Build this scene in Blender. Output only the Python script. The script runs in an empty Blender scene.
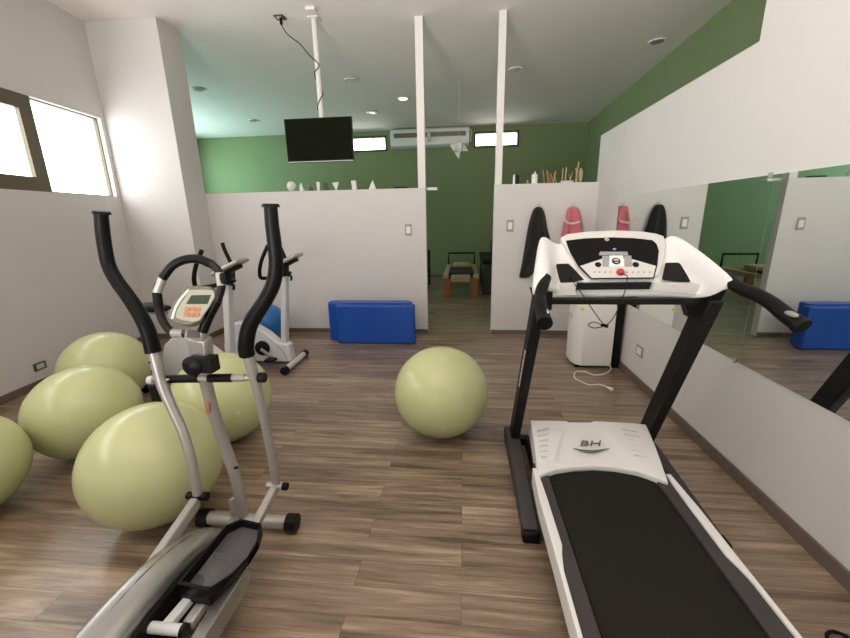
import bpy, math, random
from mathutils import Vector, Matrix
random.seed(7)
R = math.radians
SC = bpy.context.scene
COL = SC.collection
# ------------------------------------------------------------------ camera frame (image taken as 850x638)
F = 385.0; H = 1.5
VY = Vector((39, 102, F)).normalized()
VZ = -Vector((28, -(39*28+F*F)/102, F)).normalized()
VX = VZ.cross(VY)
if VX.x < 0: VX = -VX
CAM = Vector((0, 0, H))
def ray(px, py):
    d = Vector((px-425, 319-py, F)).normalized()
    return Vector((d.dot(VX), d.dot(VY), d.dot(VZ)))
def at(px, py, X=None, Y=None, Z=None):
    """point of the place on a known upright or level plane, read off the photo"""
    r = ray(px, py)
    if X is not None: return CAM + r*(X/r.x)
    if Y is not None: return CAM + r*(Y/r.y)
    return CAM + r*((Z-H)/r.z)
def hit(px, py, p0, n, off=0.0):
    r = ray(px, py); p0 = p0 + n*off
    return CAM + r*((p0-CAM).dot(n)/r.dot(n))

# ------------------------------------------------------------------ materials
def nodes(name):
    m = bpy.data.materials.new(name); m.use_nodes = True
    nt = m.node_tree; b = nt.nodes['Principled BSDF']
    return m, nt, b
def mat(name, c, rough=.5, metal=0.0, var=.04, scale=8, bump=0.0, bscale=60, coat=0.0, spec=.5, emit=0, sheen=0):
    m, nt, b = nodes(name)
    b.inputs['Roughness'].default_value = rough; b.inputs['Metallic'].default_value = metal
    b.inputs['Coat Weight'].default_value = coat; b.inputs['Specular IOR Level'].default_value = spec
    b.inputs['Sheen Weight'].default_value = sheen
    tc = nt.nodes.new('ShaderNodeTexCoord')
    n = nt.nodes.new('ShaderNodeTexNoise'); n.inputs['Scale'].default_value = scale; n.inputs['Detail'].default_value = 4
    nt.links.new(tc.outputs['Object'], n.inputs['Vector'])
    mx = nt.nodes.new('ShaderNodeMix'); mx.data_type = 'RGBA'
    mx.inputs['A'].default_value = (*[max(0, v*(1-var)) for v in c], 1); mx.inputs['B'].default_value = (*[min(1, v*(1+var)) for v in c], 1)
    nt.links.new(n.outputs['Fac'], mx.inputs['Factor']); nt.links.new(mx.outputs['Result'], b.inputs['Base Color'])
    if bump:
        n2 = nt.nodes.new('ShaderNodeTexNoise'); n2.inputs['Scale'].default_value = bscale; n2.inputs['Detail'].default_value = 3
        nt.links.new(tc.outputs['Object'], n2.inputs['Vector'])
        bp = nt.nodes.new('ShaderNodeBump'); bp.inputs['Strength'].default_value = bump; bp.inputs['Distance'].default_value = .01
        nt.links.new(n2.outputs['Fac'], bp.inputs['Height']); nt.links.new(bp.outputs['Normal'], b.inputs['Normal'])
    if emit:
        b.inputs['Emission Color'].default_value = (*c, 1); b.inputs['Emission Strength'].default_value = emit
    return m
def floor_mat():
    m, nt, b = nodes('wood plank floor')
    tc = nt.nodes.new('ShaderNodeTexCoord')
    br = nt.nodes.new('ShaderNodeTexBrick')
    br.inputs['Scale'].default_value = 1; br.inputs['Brick Width'].default_value = 1.22; br.inputs['Row Height'].default_value = .125
    br.inputs['Mortar Size'].default_value = .0009; br.inputs['Mortar Smooth'].default_value = .3; br.inputs['Bias'].default_value = 0
    br.offset = .37; br.offset_frequency = 2
    br.inputs['Color1'].default_value = (0, 0, 0, 1); br.inputs['Color2'].default_value = (1, 1, 1, 1); br.inputs['Mortar'].default_value = (.2, .2, .2, 1)
    nt.links.new(tc.outputs['Object'], br.inputs['Vector'])
    # each plank shifts the grain
    mp = nt.nodes.new('ShaderNodeMapping'); mp.inputs['Scale'].default_value = (.9, 13, 1)
    ad = nt.nodes.new('ShaderNodeVectorMath'); ad.operation = 'MULTIPLY_ADD'
    ad.inputs[1].default_value = (3.1, 1.7, 5.0)
    nt.links.new(br.outputs['Color'], ad.inputs[0]); nt.links.new(tc.outputs['Object'], ad.inputs[2])
    nt.links.new(ad.outputs[0], mp.inputs['Vector'])
    n = nt.nodes.new('ShaderNodeTexNoise'); n.inputs['Scale'].default_value = 1.6; n.inputs['Detail'].default_value = 6; n.inputs['Roughness'].default_value = .62; n.inputs['Distortion'].default_value = .5
    nt.links.new(mp.outputs[0], n.inputs['Vector'])
    mp2 = nt.nodes.new('ShaderNodeMapping'); mp2.inputs['Scale'].default_value = (3, 90, 1)
    nt.links.new(ad.outputs[0], mp2.inputs['Vector'])
    n2 = nt.nodes.new('ShaderNodeTexNoise'); n2.inputs['Scale'].default_value = 2; n2.inputs['Detail'].default_value = 4
    nt.links.new(mp2.outputs[0], n2.inputs['Vector'])
    a1 = nt.nodes.new('ShaderNodeMath'); a1.operation = 'MULTIPLY_ADD'; a1.inputs[1].default_value = .13
    nt.links.new(br.outputs['Color'], a1.inputs[0]); nt.links.new(n.outputs['Fac'], a1.inputs[2])
    a2 = nt.nodes.new('ShaderNodeMath'); a2.operation = 'MULTIPLY_ADD'; a2.inputs[1].default_value = .25
    nt.links.new(n2.outputs['Fac'], a2.inputs[0]); nt.links.new(a1.outputs[0], a2.inputs[2])
    cr = nt.nodes.new('ShaderNodeValToRGB')
    e = cr.color_ramp.elements; e[0].position = .48; e[0].color = (.100, .066, .044, 1); e[1].position = .95; e[1].color = (.47, .355, .255, 1)
    k = e.new(.72); k.color = (.255, .182, .126, 1)
    nt.links.new(a2.outputs[0], cr.inputs['Fac'])
    mx = nt.nodes.new('ShaderNodeMix'); mx.data_type = 'RGBA'; mx.inputs['B'].default_value = (.08, .055, .04, 1)
    nt.links.new(br.outputs['Fac'], mx.inputs['Factor']); nt.links.new(cr.outputs['Color'], mx.inputs['A'])
    nt.links.new(mx.outputs['Result'], b.inputs['Base Color'])
    b.inputs['Roughness'].default_value = .30; b.inputs['Specular IOR Level'].default_value = .6
    bp = nt.nodes.new('ShaderNodeBump'); bp.inputs['Strength'].default_value = .12; bp.inputs['Distance'].default_value = .004
    nt.links.new(a2.outputs[0], bp.inputs['Height']); nt.links.new(bp.outputs['Normal'], b.inputs['Normal'])
    return m
def glass_mat():
    m = bpy.data.materials.new('window glass'); m.use_nodes = True; nt = m.node_tree; nt.nodes.clear()
    o = nt.nodes.new('ShaderNodeOutputMaterial'); t = nt.nodes.new('ShaderNodeBsdfTransparent'); g = nt.nodes.new('ShaderNodeBsdfGlossy')
    g.inputs['Roughness'].default_value = .02; t.inputs['Color'].default_value = (.95, .97, .97, 1)
    x = nt.nodes.new('ShaderNodeMixShader'); x.inputs[0].default_value = .06
    nt.links.new(t.outputs[0], x.inputs[1]); nt.links.new(g.outputs[0], x.inputs[2]); nt.links.new(x.outputs[0], o.inputs[0])
    return m
def mirror_mat():
    m, nt, b = nodes('silvered mirror'); b.inputs['Base Color'].default_value = (.80, .86, .83, 1)
    b.inputs['Metallic'].default_value = 1; b.inputs['Roughness'].default_value = .015
    return m
M = dict(
 wall=mat('white wall paint', (.665, .64, .625), .75, var=.015, scale=2, bump=.05, bscale=150),
 ceil=mat('ceiling paint', (.86, .80, .745), .85, var=.01, scale=2),
 green=mat('green wall paint', (.215, .27, .125), .7, var=.03, scale=2, bump=.05, bscale=120),
 floor=floor_mat(), glass=glass_mat(), mirror=mirror_mat(),
 base=mat('brown baseboard', (.15, .11, .085), .55, var=.2, scale=12),
 olive=mat('bronze window frame', (.13, .11, .065), .45, metal=.3),
 dark=mat('dark window frame', (.07, .06, .04), .5),
 postw=mat('white lacquered post', (.76, .73, .70), .55, var=.01),
 white=mat('white plastic', (.80, .78, .77), .35, var=.01),
 cream=mat('light grey plastic', (.60, .59, .56), .4, var=.02),
 grey=mat('mid grey plastic', (.30, .30, .30), .45, var=.03),
 black=mat('black plastic', (.005, .0045, .0045), .42, var=.1, spec=.2),
 blackm=mat('black painted steel', (.008, .007, .007), .45, var=.1, spec=.3),
 foam=mat('black foam grip', (.005, .0045, .0045), .42, var=.1, bump=.08, bscale=400, spec=.16),
 rail=mat('dark grey foot rail', (.045, .038, .040), .6, var=.08, scale=60, bump=.3, bscale=300),
 belt=mat('black running belt', (.015, .013, .010), .75, var=.1, scale=30, bump=.25, bscale=500, spec=.2),
 gloss=mat('glossy black display', (.004, .003, .003), .25, var=.05, spec=.12),
 ball=mat('pale green rubber', (.54, .565, .295), .27, var=.03, scale=4, bump=.04, bscale=90),
 blueball=mat('blue rubber', (.02, .16, .46), .3, var=.03),
 matb=mat('blue vinyl', (.009, .078, .42), .36, var=.08, scale=5, bump=.25, bscale=9),
 silver=mat('silver painted steel', (.43, .41, .385), .36, metal=.45, var=.04),
 shell=mat('satin silver plastic', (.40, .385, .37), .27, metal=.7, var=.03),
 whitesteel=mat('white painted steel', (.62, .63, .65), .35, var=.02),
 chrome=mat('chrome', (.7, .7, .7), .15, metal=1),
 red=mat('red plastic', (.50, .03, .02), .35), orange=mat('orange buttons', (.50, .17, .08), .5),
 lcd=mat('dark green display', (.012, .034, .018), .35), khaki=mat('pale console plastic', (.36, .36, .29), .4),
 khakid=mat('olive console underside', (.15, .14, .10), .4),
 pedal=mat('grey pedal tread', (.075, .068, .074), .55, var=.06), ribg=mat('grey rubber ribs', (.17, .16, .165), .6), logo=mat('grey lettering', (.14, .135, .135), .5),
 plaster=mat('white plaster', (.72, .74, .70), .8, var=.04, scale=40), dgreen=mat('dark green stone', (.10, .14, .10), .7, var=.3, scale=60),
 wood=mat('orange pine wood', (.34, .13, .035), .45, var=.2, scale=14), stick=mat('pale wooden sticks', (.44, .31, .17), .6, var=.2, scale=40),
 stickr=mat('reddish wooden sticks', (.40, .20, .11), .6, var=.2, scale=40), tan=mat('tan padding', (.42, .35, .20), .6),
 darkpad=mat('dark padding', (.03, .024, .02), .6), cloth=mat('black cloth', (.012, .010, .010), .95, bump=.5, bscale=60, sheen=.2),
 pink=mat('pink towelling', (.62, .17, .20), .95, var=.12, scale=30, bump=.8, bscale=80, sheen=.3), offw=mat('off-white trim', (.70, .62, .58), .8),
 acw=mat('ivory appliance plastic', (.74, .71, .67), .4, var=.01), cable=mat('white cable', (.80, .76, .68), .5),
 sw=mat('white switch plastic', (.80, .79, .76), .35), swg=mat('grey switch frame', (.33, .32, .30), .5), swd=mat('brown socket plate', (.10, .085, .055), .5),
 yellow=mat('yellow sticker', (.7, .7, .1), .5), lamp=mat('lit downlight', (1, .96, .88), .5, emit=4.0), lens=mat('unlit lamp glass', (.30, .30, .28), .3),
 screen=mat('switched-off television screen', (.007, .009, .004), .5, var=.03, spec=.03),
)
# ------------------------------------------------------------------ mesh builder
class MB:
    def __init__(s): s.v = []; s.f = []
    def add(s, vs, fs):
        k = len(s.v); s.v += [Vector(v) for v in vs]; s.f += [[i+k for i in f] for f in fs]; return s
    def box(s, x0, x1, y0, y1, z0, z1):
        return s.add([(x, y, z) for x in (x0, x1) for y in (y0, y1) for z in (z0, z1)],
                     [(0, 1, 3, 2), (4, 6, 7, 5), (0, 4, 5, 1), (2, 3, 7, 6), (0, 2, 6, 4), (1, 5, 7, 3)])
    def obox(s, c, ax, ay, az):          # centre and three half-axis vectors
        c = Vector(c); a = [Vector(q) for q in (ax, ay, az)]
        return s.add([c+a[0]*i+a[1]*j+a[2]*k for i in (-1, 1) for j in (-1, 1) for k in (-1, 1)],
                     [(0, 1, 3, 2), (4, 6, 7, 5), (0, 4, 5, 1), (2, 3, 7, 6), (0, 2, 6, 4), (1, 5, 7, 3)])
    def beam(s, p0, p1, w, h, up=(0, 0, 1)):
        p0 = Vector(p0); p1 = Vector(p1); d = (p1-p0)/2; u = Vector(up); sx = d.cross(u).normalized(); uu = sx.cross(d).normalized()
        return s.obox((p0+p1)/2, d, sx*w/2, uu*h/2)
    def tube(s, pts, r, n=16, smooth=0):
        pts = [Vector(p) for p in pts]
        rs = list(r) if isinstance(r, (list, tuple)) else [r]*len(pts)
        if smooth:
            q = []; qr = []
            P = [pts[0]*2-pts[1]]+pts+[pts[-1]*2-pts[-2]]
            for i in range(1, len(P)-2):
                for k in range(smooth):
                    t = k/smooth; a, b, c, d = P[i-1], P[i], P[i+1], P[i+2]
                    q.append(.5*((2*b)+(c-a)*t+(2*a-5*b+4*c-d)*t*t+(3*b-a-3*c+d)*t**3)); qr.append(rs[i-1]*(1-t)+rs[i]*t)
            q.append(pts[-1]); qr.append(rs[-1]); pts, rs = q, qr
        T = [(pts[min(i+1, len(pts)-1)]-pts[max(i-1, 0)]).normalized() for i in range(len(pts))]
        u = T[0].orthogonal().normalized(); vs = []; fs = []
        for i, p in enumerate(pts):
            u = (u-T[i]*u.dot(T[i])).normalized(); w = T[i].cross(u)
            for k in range(n):
                a = 2*math.pi*k/n; vs.append(p+(u*math.cos(a)+w*math.sin(a))*rs[i])
        for i in range(len(pts)-1):
            for k in range(n):
                k2 = (k+1) % n; fs.append((i*n+k, i*n+k2, (i+1)*n+k2, (i+1)*n+k))
        fs.append(tuple(reversed(range(n)))); fs.append(tuple((len(pts)-1)*n+k for k in range(n)))
        return s.add(vs, fs)
    def prism(s, poly, off):             # 3D polygon pushed along off
        off = Vector(off); n = len(poly); P = [Vector(p) for p in poly]
        return s.add(P+[p+off for p in P], [tuple(range(n)), tuple(reversed(range(n, 2*n)))]+[(i, i+n, (i+1) % n+n, (i+1) % n) for i in range(n)])
    def ball(s, c, rx, ry, rz, nu=40, nv=24, fn=None):
        vs = []; fs = []; c = Vector(c)
        for j in range(1, nv):
            b = math.pi*j/nv-math.pi/2
            for i in range(nu):
                a = 2*math.pi*i/nu; d = Vector((math.cos(b)*math.cos(a), math.cos(b)*math.sin(a), math.sin(b)))
                k = fn(d) if fn else 1
                vs.append(c+Vector((d.x*rx, d.y*ry, d.z*rz))*k)
        for j in range(nv-2):
            for i in range(nu): i2 = (i+1) % nu; fs.append((j*nu+i, j*nu+i2, (j+1)*nu+i2, (j+1)*nu+i))
        k = len(vs); vs += [c-Vector((0, 0, rz)), c+Vector((0, 0, rz))]
        for i in range(nu):
            i2 = (i+1) % nu; fs.append((k, i2, i)); fs.append((k+1, (nv-2)*nu+i, (nv-2)*nu+i2))
        return s.add(vs, fs)
    def lathe(s, prof, c, n=28, axis='Z'):
        c = Vector(c); vs = []; fs = []
        for (r, z) in prof:
            for i in range(n):
                a = 2*math.pi*i/n; x, y = r*math.cos(a), r*math.sin(a)
                vs.append(c+(Vector((x, y, z)) if axis == 'Z' else Vector((x, z, y)) if axis == 'Y' else Vector((z, x, y))))
        m = len(prof)
        for j in range(m-1):
            for i in range(n): i2 = (i+1) % n; fs.append((j*n+i, j*n+i2, (j+1)*n+i2, (j+1)*n+i))
        fs.append(tuple(reversed(range(n)))); fs.append(tuple((m-1)*n+i for i in range(n)))
        return s.add(vs, fs)
    def grid(s, rows, closed=False):     # rows of points -> surface; each row may be a ring
        n = len(rows[0]); vs = [p for r in rows for p in r]; fs = []
        for j in range(len(rows)-1):
            for i in range(n if closed else n-1):
                i2 = (i+1) % n; fs.append((j*n+i, j*n+i2, (j+1)*n+i2, (j+1)*n+i))
        if closed: fs.append(tuple(reversed(range(n)))); fs.append(tuple((len(rows)-1)*n+i for i in range(n)))
        return s.add(vs, fs)
OFF = {}
def build(mb, name, m, parent=None, bevel=0, loc=None, angle=38, subsurf=0, kind=None, label=None, cat=None, group=None, seg=2):
    me = bpy.data.meshes.new(name)
    o = Vector(loc) if loc is not None else (OFF[parent.name] if parent else Vector((0, 0, 0)))
    me.from_pydata([v-o for v in mb.v], [], mb.f); me.update()
    import bmesh
    bm = bmesh.new(); bm.from_mesh(me); bmesh.ops.recalc_face_normals(bm, faces=bm.faces); bm.to_mesh(me); bm.free()
    me.polygons.foreach_set('use_smooth', [True]*len(me.polygons)); me.set_sharp_from_angle(angle=R(angle))
    me.materials.append(M[m])
    ob = bpy.data.objects.new(name, me); COL.objects.link(ob)
    if parent: ob.parent = parent
    else: ob.location = o
    OFF[ob.name] = o
    if bevel:
        b = ob.modifiers.new('bevel', 'BEVEL'); b.width = bevel; b.segments = seg; b.limit_method = 'ANGLE'; b.angle_limit = R(40)
    if subsurf:
        q = ob.modifiers.new('sub', 'SUBSURF'); q.levels = subsurf; q.render_levels = subsurf
    if kind: ob['kind'] = kind
    if label: ob['label'] = label
    if cat: ob['category'] = cat
    if group: ob['group'] = group
    return ob
def struct(mb, name, m, **k): return build(mb, name, m, kind='structure', **k)
def root(name, loc, label, cat, group=None):
    o = bpy.data.objects.new(name, None); COL.objects.link(o); o.location = loc; o.empty_display_size = .1
    o['label'] = label; o['category'] = cat
    if group: o['group'] = group
    OFF[o.name] = Vector(loc); return o
def text_mb(txt, origin, ex, ey, size, th, shear=0, wide=1):
    cu = bpy.data.curves.new('t', 'FONT'); cu.body = txt; cu.size = size; cu.extrude = th/2; cu.align_x = 'CENTER'; cu.align_y = 'CENTER'; cu.shear = shear; cu.offset = 0
    ob = bpy.data.objects.new('t', cu); COL.objects.link(ob)
    dg = bpy.context.evaluated_depsgraph_get(); me = bpy.data.meshes.new_from_object(ob.evaluated_get(dg))
    bpy.data.objects.remove(ob); ex = Vector(ex).normalized(); ey = Vector(ey).normalized(); ez = ex.cross(ey)
    mb = MB(); mb.add([Vector(origin)+ex*v.co.x*wide+ey*v.co.y+ez*v.co.z for v in me.vertices], [list(p.vertices) for p in me.polygons])
    return mb
# ================================================================== THE ROOM
CZ = 3.66; AX = 1.576; PY = 4.94; BY = 9.9; LX = -6.9; GX = 2.8; NY = -1.8
struct(MB().box(LX-.1, 3.0, PY, BY+.2, -.1, 0).box(-4.4, 3.0, NY-.1, PY, -.1, 0), 'floor', 'floor')
CF = 3.53      # the back room's ceiling falls slightly towards the far wall
def zc(y): return CZ if y < PY+.05 else CZ+(CF-CZ)*(y-PY-.05)/(BY-PY-.05)
prof_c = [(NY-.1, CZ), (PY+.05, CZ), (BY+.2, zc(BY+.2)), (BY+.2, CZ+.1), (NY-.1, CZ+.1)]
struct(MB().prism([Vector((-4.4, y, z)) for y, z in prof_c], (7.4, 0, 0)).prism([Vector((LX-.1, y, z)) for y, z in ((PY, CZ), (BY+.2, zc(BY+.2)), (BY+.2, CZ+.1), (PY, CZ+.1))], (LX*-1-4.3, 0, 0)), 'ceiling', 'ceil')
struct(MB().box(LX, -4.26, PY-.1, PY, 0, CZ), 'wall_near_back', 'green')
struct(MB().box(AX+.11, GX+.1, 1.9, 2.0, 0, CZ), 'wall_near_right', 'green')
# far green wall with two high windows
W3 = (-2.95, -1.86, 3.09, 3.42); W4 = (.22, 1.26, 3.07, 3.41)
w = MB(); y0, y1 = BY, BY+.15
w.box(LX, GX+.1, y0, y1, 0, 3.07); w.box(LX, GX+.1, y0, y1, 3.42, CF+.02)
w.box(LX, W3[0], y0, y1, 3.07, 3.42); w.box(W3[1], W4[0], y0, y1, 3.07, 3.42); w.box(W4[1], GX+.1, y0, y1, 3.07, 3.42)
struct(w, 'wall_far', 'green')
for i, W in enumerate((W3, W4)):
    x0, x1, z0, z1 = W; z0 = 3.07; z1 = 3.42; t = .045
    f = struct(MB().box(x0, x1, BY-.02, BY+.1, z0, z0+t).box(x0, x1, BY-.02, BY+.1, z1-t, z1).box(x0, x0+t, BY-.02, BY+.1, z0+t, z1-t).box(x1-t, x1, BY-.02, BY+.1, z0+t, z1-t), 'window_%d' % (i+3), 'dark')
    build(MB().box(x0+t, x1-t, BY+.04, BY+.046, z0+t, z1-t), 'pane', 'glass', f)
struct(MB().box(GX, GX+.1, 2.0, BY, 0, CZ), 'wall_right_back', 'green')
# left wall of the back room: a door-high window lets daylight in
w = MB(); w.box(LX-.1, LX, PY, BY, 0, 1.8).box(LX-.1, LX, PY, BY, 3.0, CZ).box(LX-.1, LX, PY, 6.6, 1.8, 3.0).box(LX-.1, LX, 9.3, BY, 1.8, 3.0)
struct(w, 'wall_left_back', 'green')
f = struct(MB().box(LX-.08, LX+.01, 6.6, 9.3, 1.8, 1.85).box(LX-.08, LX+.01, 6.6, 9.3, 2.95, 3.0).box(LX-.08, LX+.01, 6.6, 6.65, 1.85, 2.95).box(LX-.08, LX+.01, 9.25, 9.3, 1.85, 2.95), 'window_5', 'dark')
build(MB().box(LX-.05, LX-.044, 6.65, 9.25, 1.85, 2.95), 'pane', 'glass', f)
# right white wall: partial height towards the far end, full height near the camera
w = MB().box(AX, AX+.11, NY, 2.55, 0, CZ).box(AX, AX+.11, 2.55, PY+.1, 0, 2.385)
struct(w, 'wall_right', 'wall')
# low partition either side of the opening
PL_, PR_ = -.471, .363
struct(MB().box(-4.25, PL_, PY, PY+.1, 0, 1.855), 'wall_partition_left', 'wall', bevel=.004)
struct(MB().box(PR_, AX, PY, PY+.1, 0, 1.87), 'wall_partition_right', 'wall', bevel=.004)
struct(MB().box(-.562, PL_, PY+.004, PY+.09, 1.855, CZ), 'trim_post_left', 'postw', bevel=.003)
struct(MB().box(PR_+.005, PR_+.085, PY+.004, PY+.09, 1.87, CZ), 'trim_post_right', 'postw', bevel=.003)
# column in the left corner
struct(MB().box(-4.25, -3.34, 4.56, PY, 0, CZ), 'column', 'wall', bevel=.003)
# left wall, slightly out of square, with the high strip window
def LWp(y, z, o=0): return Vector((-4.19-.111*(y-4.56)*-1-o, y, z)) if False else Vector((-4.19+(4.56-y)*.111-o, y, z))
def lw(mb, ya, yb, z0, z1, a=0.0, b=.16):
    mb.prism([LWp(ya, z0, a), LWp(yb, z0, a), LWp(yb, z1, a), LWp(ya, z1, a)], (a-b, 0, 0)); return mb
Z0, Z1, YA, YB = 1.815, 2.68, -1.3, 4.50
w = MB(); lw(w, NY, PY, 0, Z0); lw(w, NY, PY, Z1, CZ); lw(w, NY, YA, Z0, Z1); lw(w, YB, PY, Z0, Z1)
struct(w, 'wall_left', 'wall')
def sash(n, ya, yb, t, m, dep=(.0, .05)):
    a, b = dep; q = MB()
    for (u0, u1, v0, v1) in ((ya, yb, Z0, Z0+t), (ya, yb, Z1-t, Z1), (ya, ya+t, Z0+t, Z1-t), (yb-t, yb, Z0+t, Z1-t)): lw(q, u0, u1, v0, v1, a, b)
    o = struct(q, n, m); g = MB(); lw(g, ya+t, yb-t, Z0+t, Z1-t, (a+b)/2, (a+b)/2+.005); build(g, 'pane', 'glass', o)
sash('window_1', 3.665, YB, .012, 'olive', (.05, .09)); sash('window_2', 1.9, 3.665, .13, 'olive', (.004, .05)); sash('window_6', YA, 1.9, .1, 'olive', (.03, .07))
# wall behind the camera, its wide glazed opening added to let in fill light
w = MB().box(-3.6, AX, NY-.1, NY, 0, .9).box(-3.6, AX, NY-.1, NY, 2.5, CZ).box(-3.6, -2.9, NY-.1, NY, .9, 2.5).box(1.0, AX, NY-.1, NY, .9, 2.5)
struct(w, 'wall_near', 'wall')
f = struct(MB().box(-2.9, 1.0, NY-.08, NY+.01, .9, .96).box(-2.9, 1.0, NY-.08, NY+.01, 2.44, 2.5).box(-2.9, -2.84, NY-.08, NY+.01, .96, 2.44).box(.94, 1.0, NY-.08, NY+.01, .96, 2.44).box(-1, -.94, NY-.08, NY+.01, .96, 2.44), 'window_7', 'olive')
build(MB().box(-2.84, .94, NY-.05, NY-.044, .96, 2.44), 'pane', 'glass', f)
# baseboards
def bb(n, mb): struct(mb, n, 'base', bevel=.003)
bb('baseboard_right', MB().box(AX-.014, AX, NY, PY, 0, .075))
bb('baseboard_partition_left', MB().box(-3.34, PL_, PY-.013, PY, 0, .055)); bb('baseboard_partition_right', MB().box(PR_, AX-.014, PY-.013, PY, 0, .055))
q = MB(); lw(q, NY, 4.56, 0, .075, -.014, 0); bb('baseboard_left', q)
bb('baseboard_column', MB().box(-4.18, -3.34, 4.547, 4.56, 0, .07).box(-3.34, -3.327, 4.547, PY-.013, 0, .07))
bb('baseboard_far', MB().box(LX, GX, BY-.013, BY, 0, .075))
# ================================================================== MIRROR (two panels with clips)
def mirror_panel(y0, y1, label):
    r = root('wall_mirror', (AX-.003, (y0+y1)/2, .665), label, 'mirror', 'mirror panels on the right wall')
    build(MB().box(AX-.006, AX-.0005, y0, y1, .665, 1.68), 'mirror_glass', 'mirror', r)
    for y, z in (((2.27, 1.68), (2.262, .665)) if y0 > 1 else ()):
        build(MB().box(AX-.012, AX-.0005, y-.008, y+.008, z-.012, z+.012), 'clip', 'grey', r, label='small grey metal mirror clip')
mirror_panel(2.238, 4.27, 'frameless mirror panel on the right wall, the one nearer the hanging clothes')
mirror_panel(-.2, 2.234, 'frameless mirror panel on the right wall, the one nearer the camera beside the treadmill belt')
# ================================================================== SWITCHES AND SOCKETS
def plate(name, p, n, w, h, label, cat, m1, m2, n_r=1):
    p = Vector(p); n = Vector(n); s = Vector((0, 0, 1)).cross(n).normalized(); u = Vector((0, 0, 1))
    r = root(name, p, label, cat)
    build(MB().obox(p+n*.004, s*w/2, n*.004, u*h/2), 'plate', m1, r, bevel=.002)
    for i in range(n_r):
        c = p+s*((i-(n_r-1)/2)*w*.6/n_r)
        build(MB().obox(c+n*.009, s*w*.28/n_r*1.1, n*.003, u*h*.3), 'rocker' if cat == 'light switch' else 'socket_insert', m2, r, bevel=.0015)
plate('light_switch', (-.696, PY, 1.355), (0, -1, 0), .085, .14, 'white light switch on the partition left of the opening above the blue mat', 'light switch', 'swg', 'sw')
plate('light_switch', (.563, PY, 1.385), (0, -1, 0), .085, .14, 'white light switch on the partition right of the opening beside the black jacket', 'light switch', 'swg', 'sw')
plate('wall_socket', (AX, 3.43, .31), (-1, 0, 0), .13, .10, 'grey framed white socket low on the white wall under the mirror', 'socket', 'swg', 'sw')
ps = at(40, 366, X=-4.02); ps = LWp(ps.y, ps.z)
plate('wall_socket', ps, Vector((1, .111, 0)).normalized(), .12, .075, 'brown framed double socket low on the left wall above the green ball', 'socket', 'swd', 'cream', 2)
# ================================================================== CEILING FITTINGS
DL = [((-1.78, 6.67), 'lens', 'unlit round ceiling downlight right above the television'), ((-1.11, 7.66), 'lamp', 'bright lit round ceiling downlight left of the left post'),
      ((.755, 6.6), 'lens', 'unlit round ceiling downlight just right of the right post'), ((-1.85, 8.4), 'lens', 'small ceiling downlight between the television and the far window'),
      ((-4.35, 6.69), 'lens', 'ceiling downlight nearest the corner column'), ((-4.46, 8.58), 'lens', 'ceiling downlight near the far wall left of the television'),
      ((2.45, 5.95), 'lens', 'faint ceiling downlight beside the right green wall')]
for (x, y), m, lb in DL:
    r = root('ceiling_downlight', (x, y, zc(y)-.001), lb, 'ceiling light', 'ceiling downlights')
    build(MB().lathe([(.075, -.004), (.105, -.012), (.11, 0)], (x, y, zc(y)-.001), 28), 'trim_ring', 'white', r)
    build(MB().lathe([(.0, -.010), (.076, -.010), (.076, -.002)], (x, y, zc(y)-.001), 24), 'lens', m, r)
# ================================================================== TELEVISION
r = root('television', (-1.68, 4.72, 2.155), 'black flat television hung from the ceiling on a white pole', 'television')
a, b, c, d = at(283.5, 119, Y=4.7), at(351, 116, Y=4.7), at(354, 161, Y=4.7), at(288, 163, Y=4.7)
x0, x1, z0, z1 = (a.x+d.x)/2, (b.x+c.x)/2, 2.158, 2.63
build(MB().box(x0, x1, 4.70, 4.745, z0, z1), 'casing', 'black', r, bevel=.006)
build(MB().box(x0+.012, x1-.012, 4.697, 4.70, z0+.022, z1-.012), 'screen', 'screen', r)
build(MB().box(x0+.004, x1-.004, 4.696, 4.70, z0+.001, z0+.009), 'bottom_strip', 'cream', r, label='thin silver strip')
build(MB().box(-1.78, -1.56, 4.745, 4.79, 2.3, 2.52).box(-1.70, -1.64, 4.79, 4.80, 2.3, 2.5), 'bracket', 'grey', r)
r = root('television_pole', (-1.67, 4.83, CZ), 'white round steel pole dropping from the ceiling to the television', 'pole')
build(MB().tube([(-1.67, 4.83, 2.28), (-1.67, 4.83, CZ-.002)], .03, 20), 'tube', 'postw', r)
build(MB().box(-1.73, -1.61, 4.77, 4.89, CZ-.012, CZ), 'ceiling_plate', 'white', r, bevel=.002)
p = at(311, 8, Z=CZ); build(MB().box(p.x-.05, p.x+.05, p.y-.04, p.y+.04, CZ-.03, CZ), 'junction_box', 'white', loc=(p.x, p.y, CZ), bevel=.004, label='small white junction box on the ceiling in front of the television pole', cat='junction box')
p = at(280, 17, Z=CZ); r = root('ceiling_socket', (p.x, p.y, CZ), 'dark square socket plate in the ceiling with a plug and cable', 'socket')
build(MB().box(p.x-.055, p.x+.055, p.y-.055, p.y+.055, CZ-.008, CZ), 'plate', 'swd', r)
build(MB().box(p.x-.03, p.x+.02, p.y-.03, p.y+.02, CZ-.012, CZ-.008), 'socket_insert', 'white', r)
cp = [(p.x+.01, p.y-.01, CZ-.012), (p.x+.012, p.y-.01, CZ-.075), (p.x+.06, p.y+.02, CZ-.16)]
e = at(300, 44, Y=4.76); cp += [e, at(310, 56, Y=4.79)]
cp += [(-1.64, 4.795, 3.19), (-1.70, 4.80, 3.12), (-1.705, 4.85, 3.05), (-1.66, 4.865, 2.97), (-1.635, 4.83, 2.90), (-1.66, 4.794, 2.84), (-1.705, 4.82, 2.76), (-1.69, 4.862, 2.68), (-1.65, 4.86, 2.6)]
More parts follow.
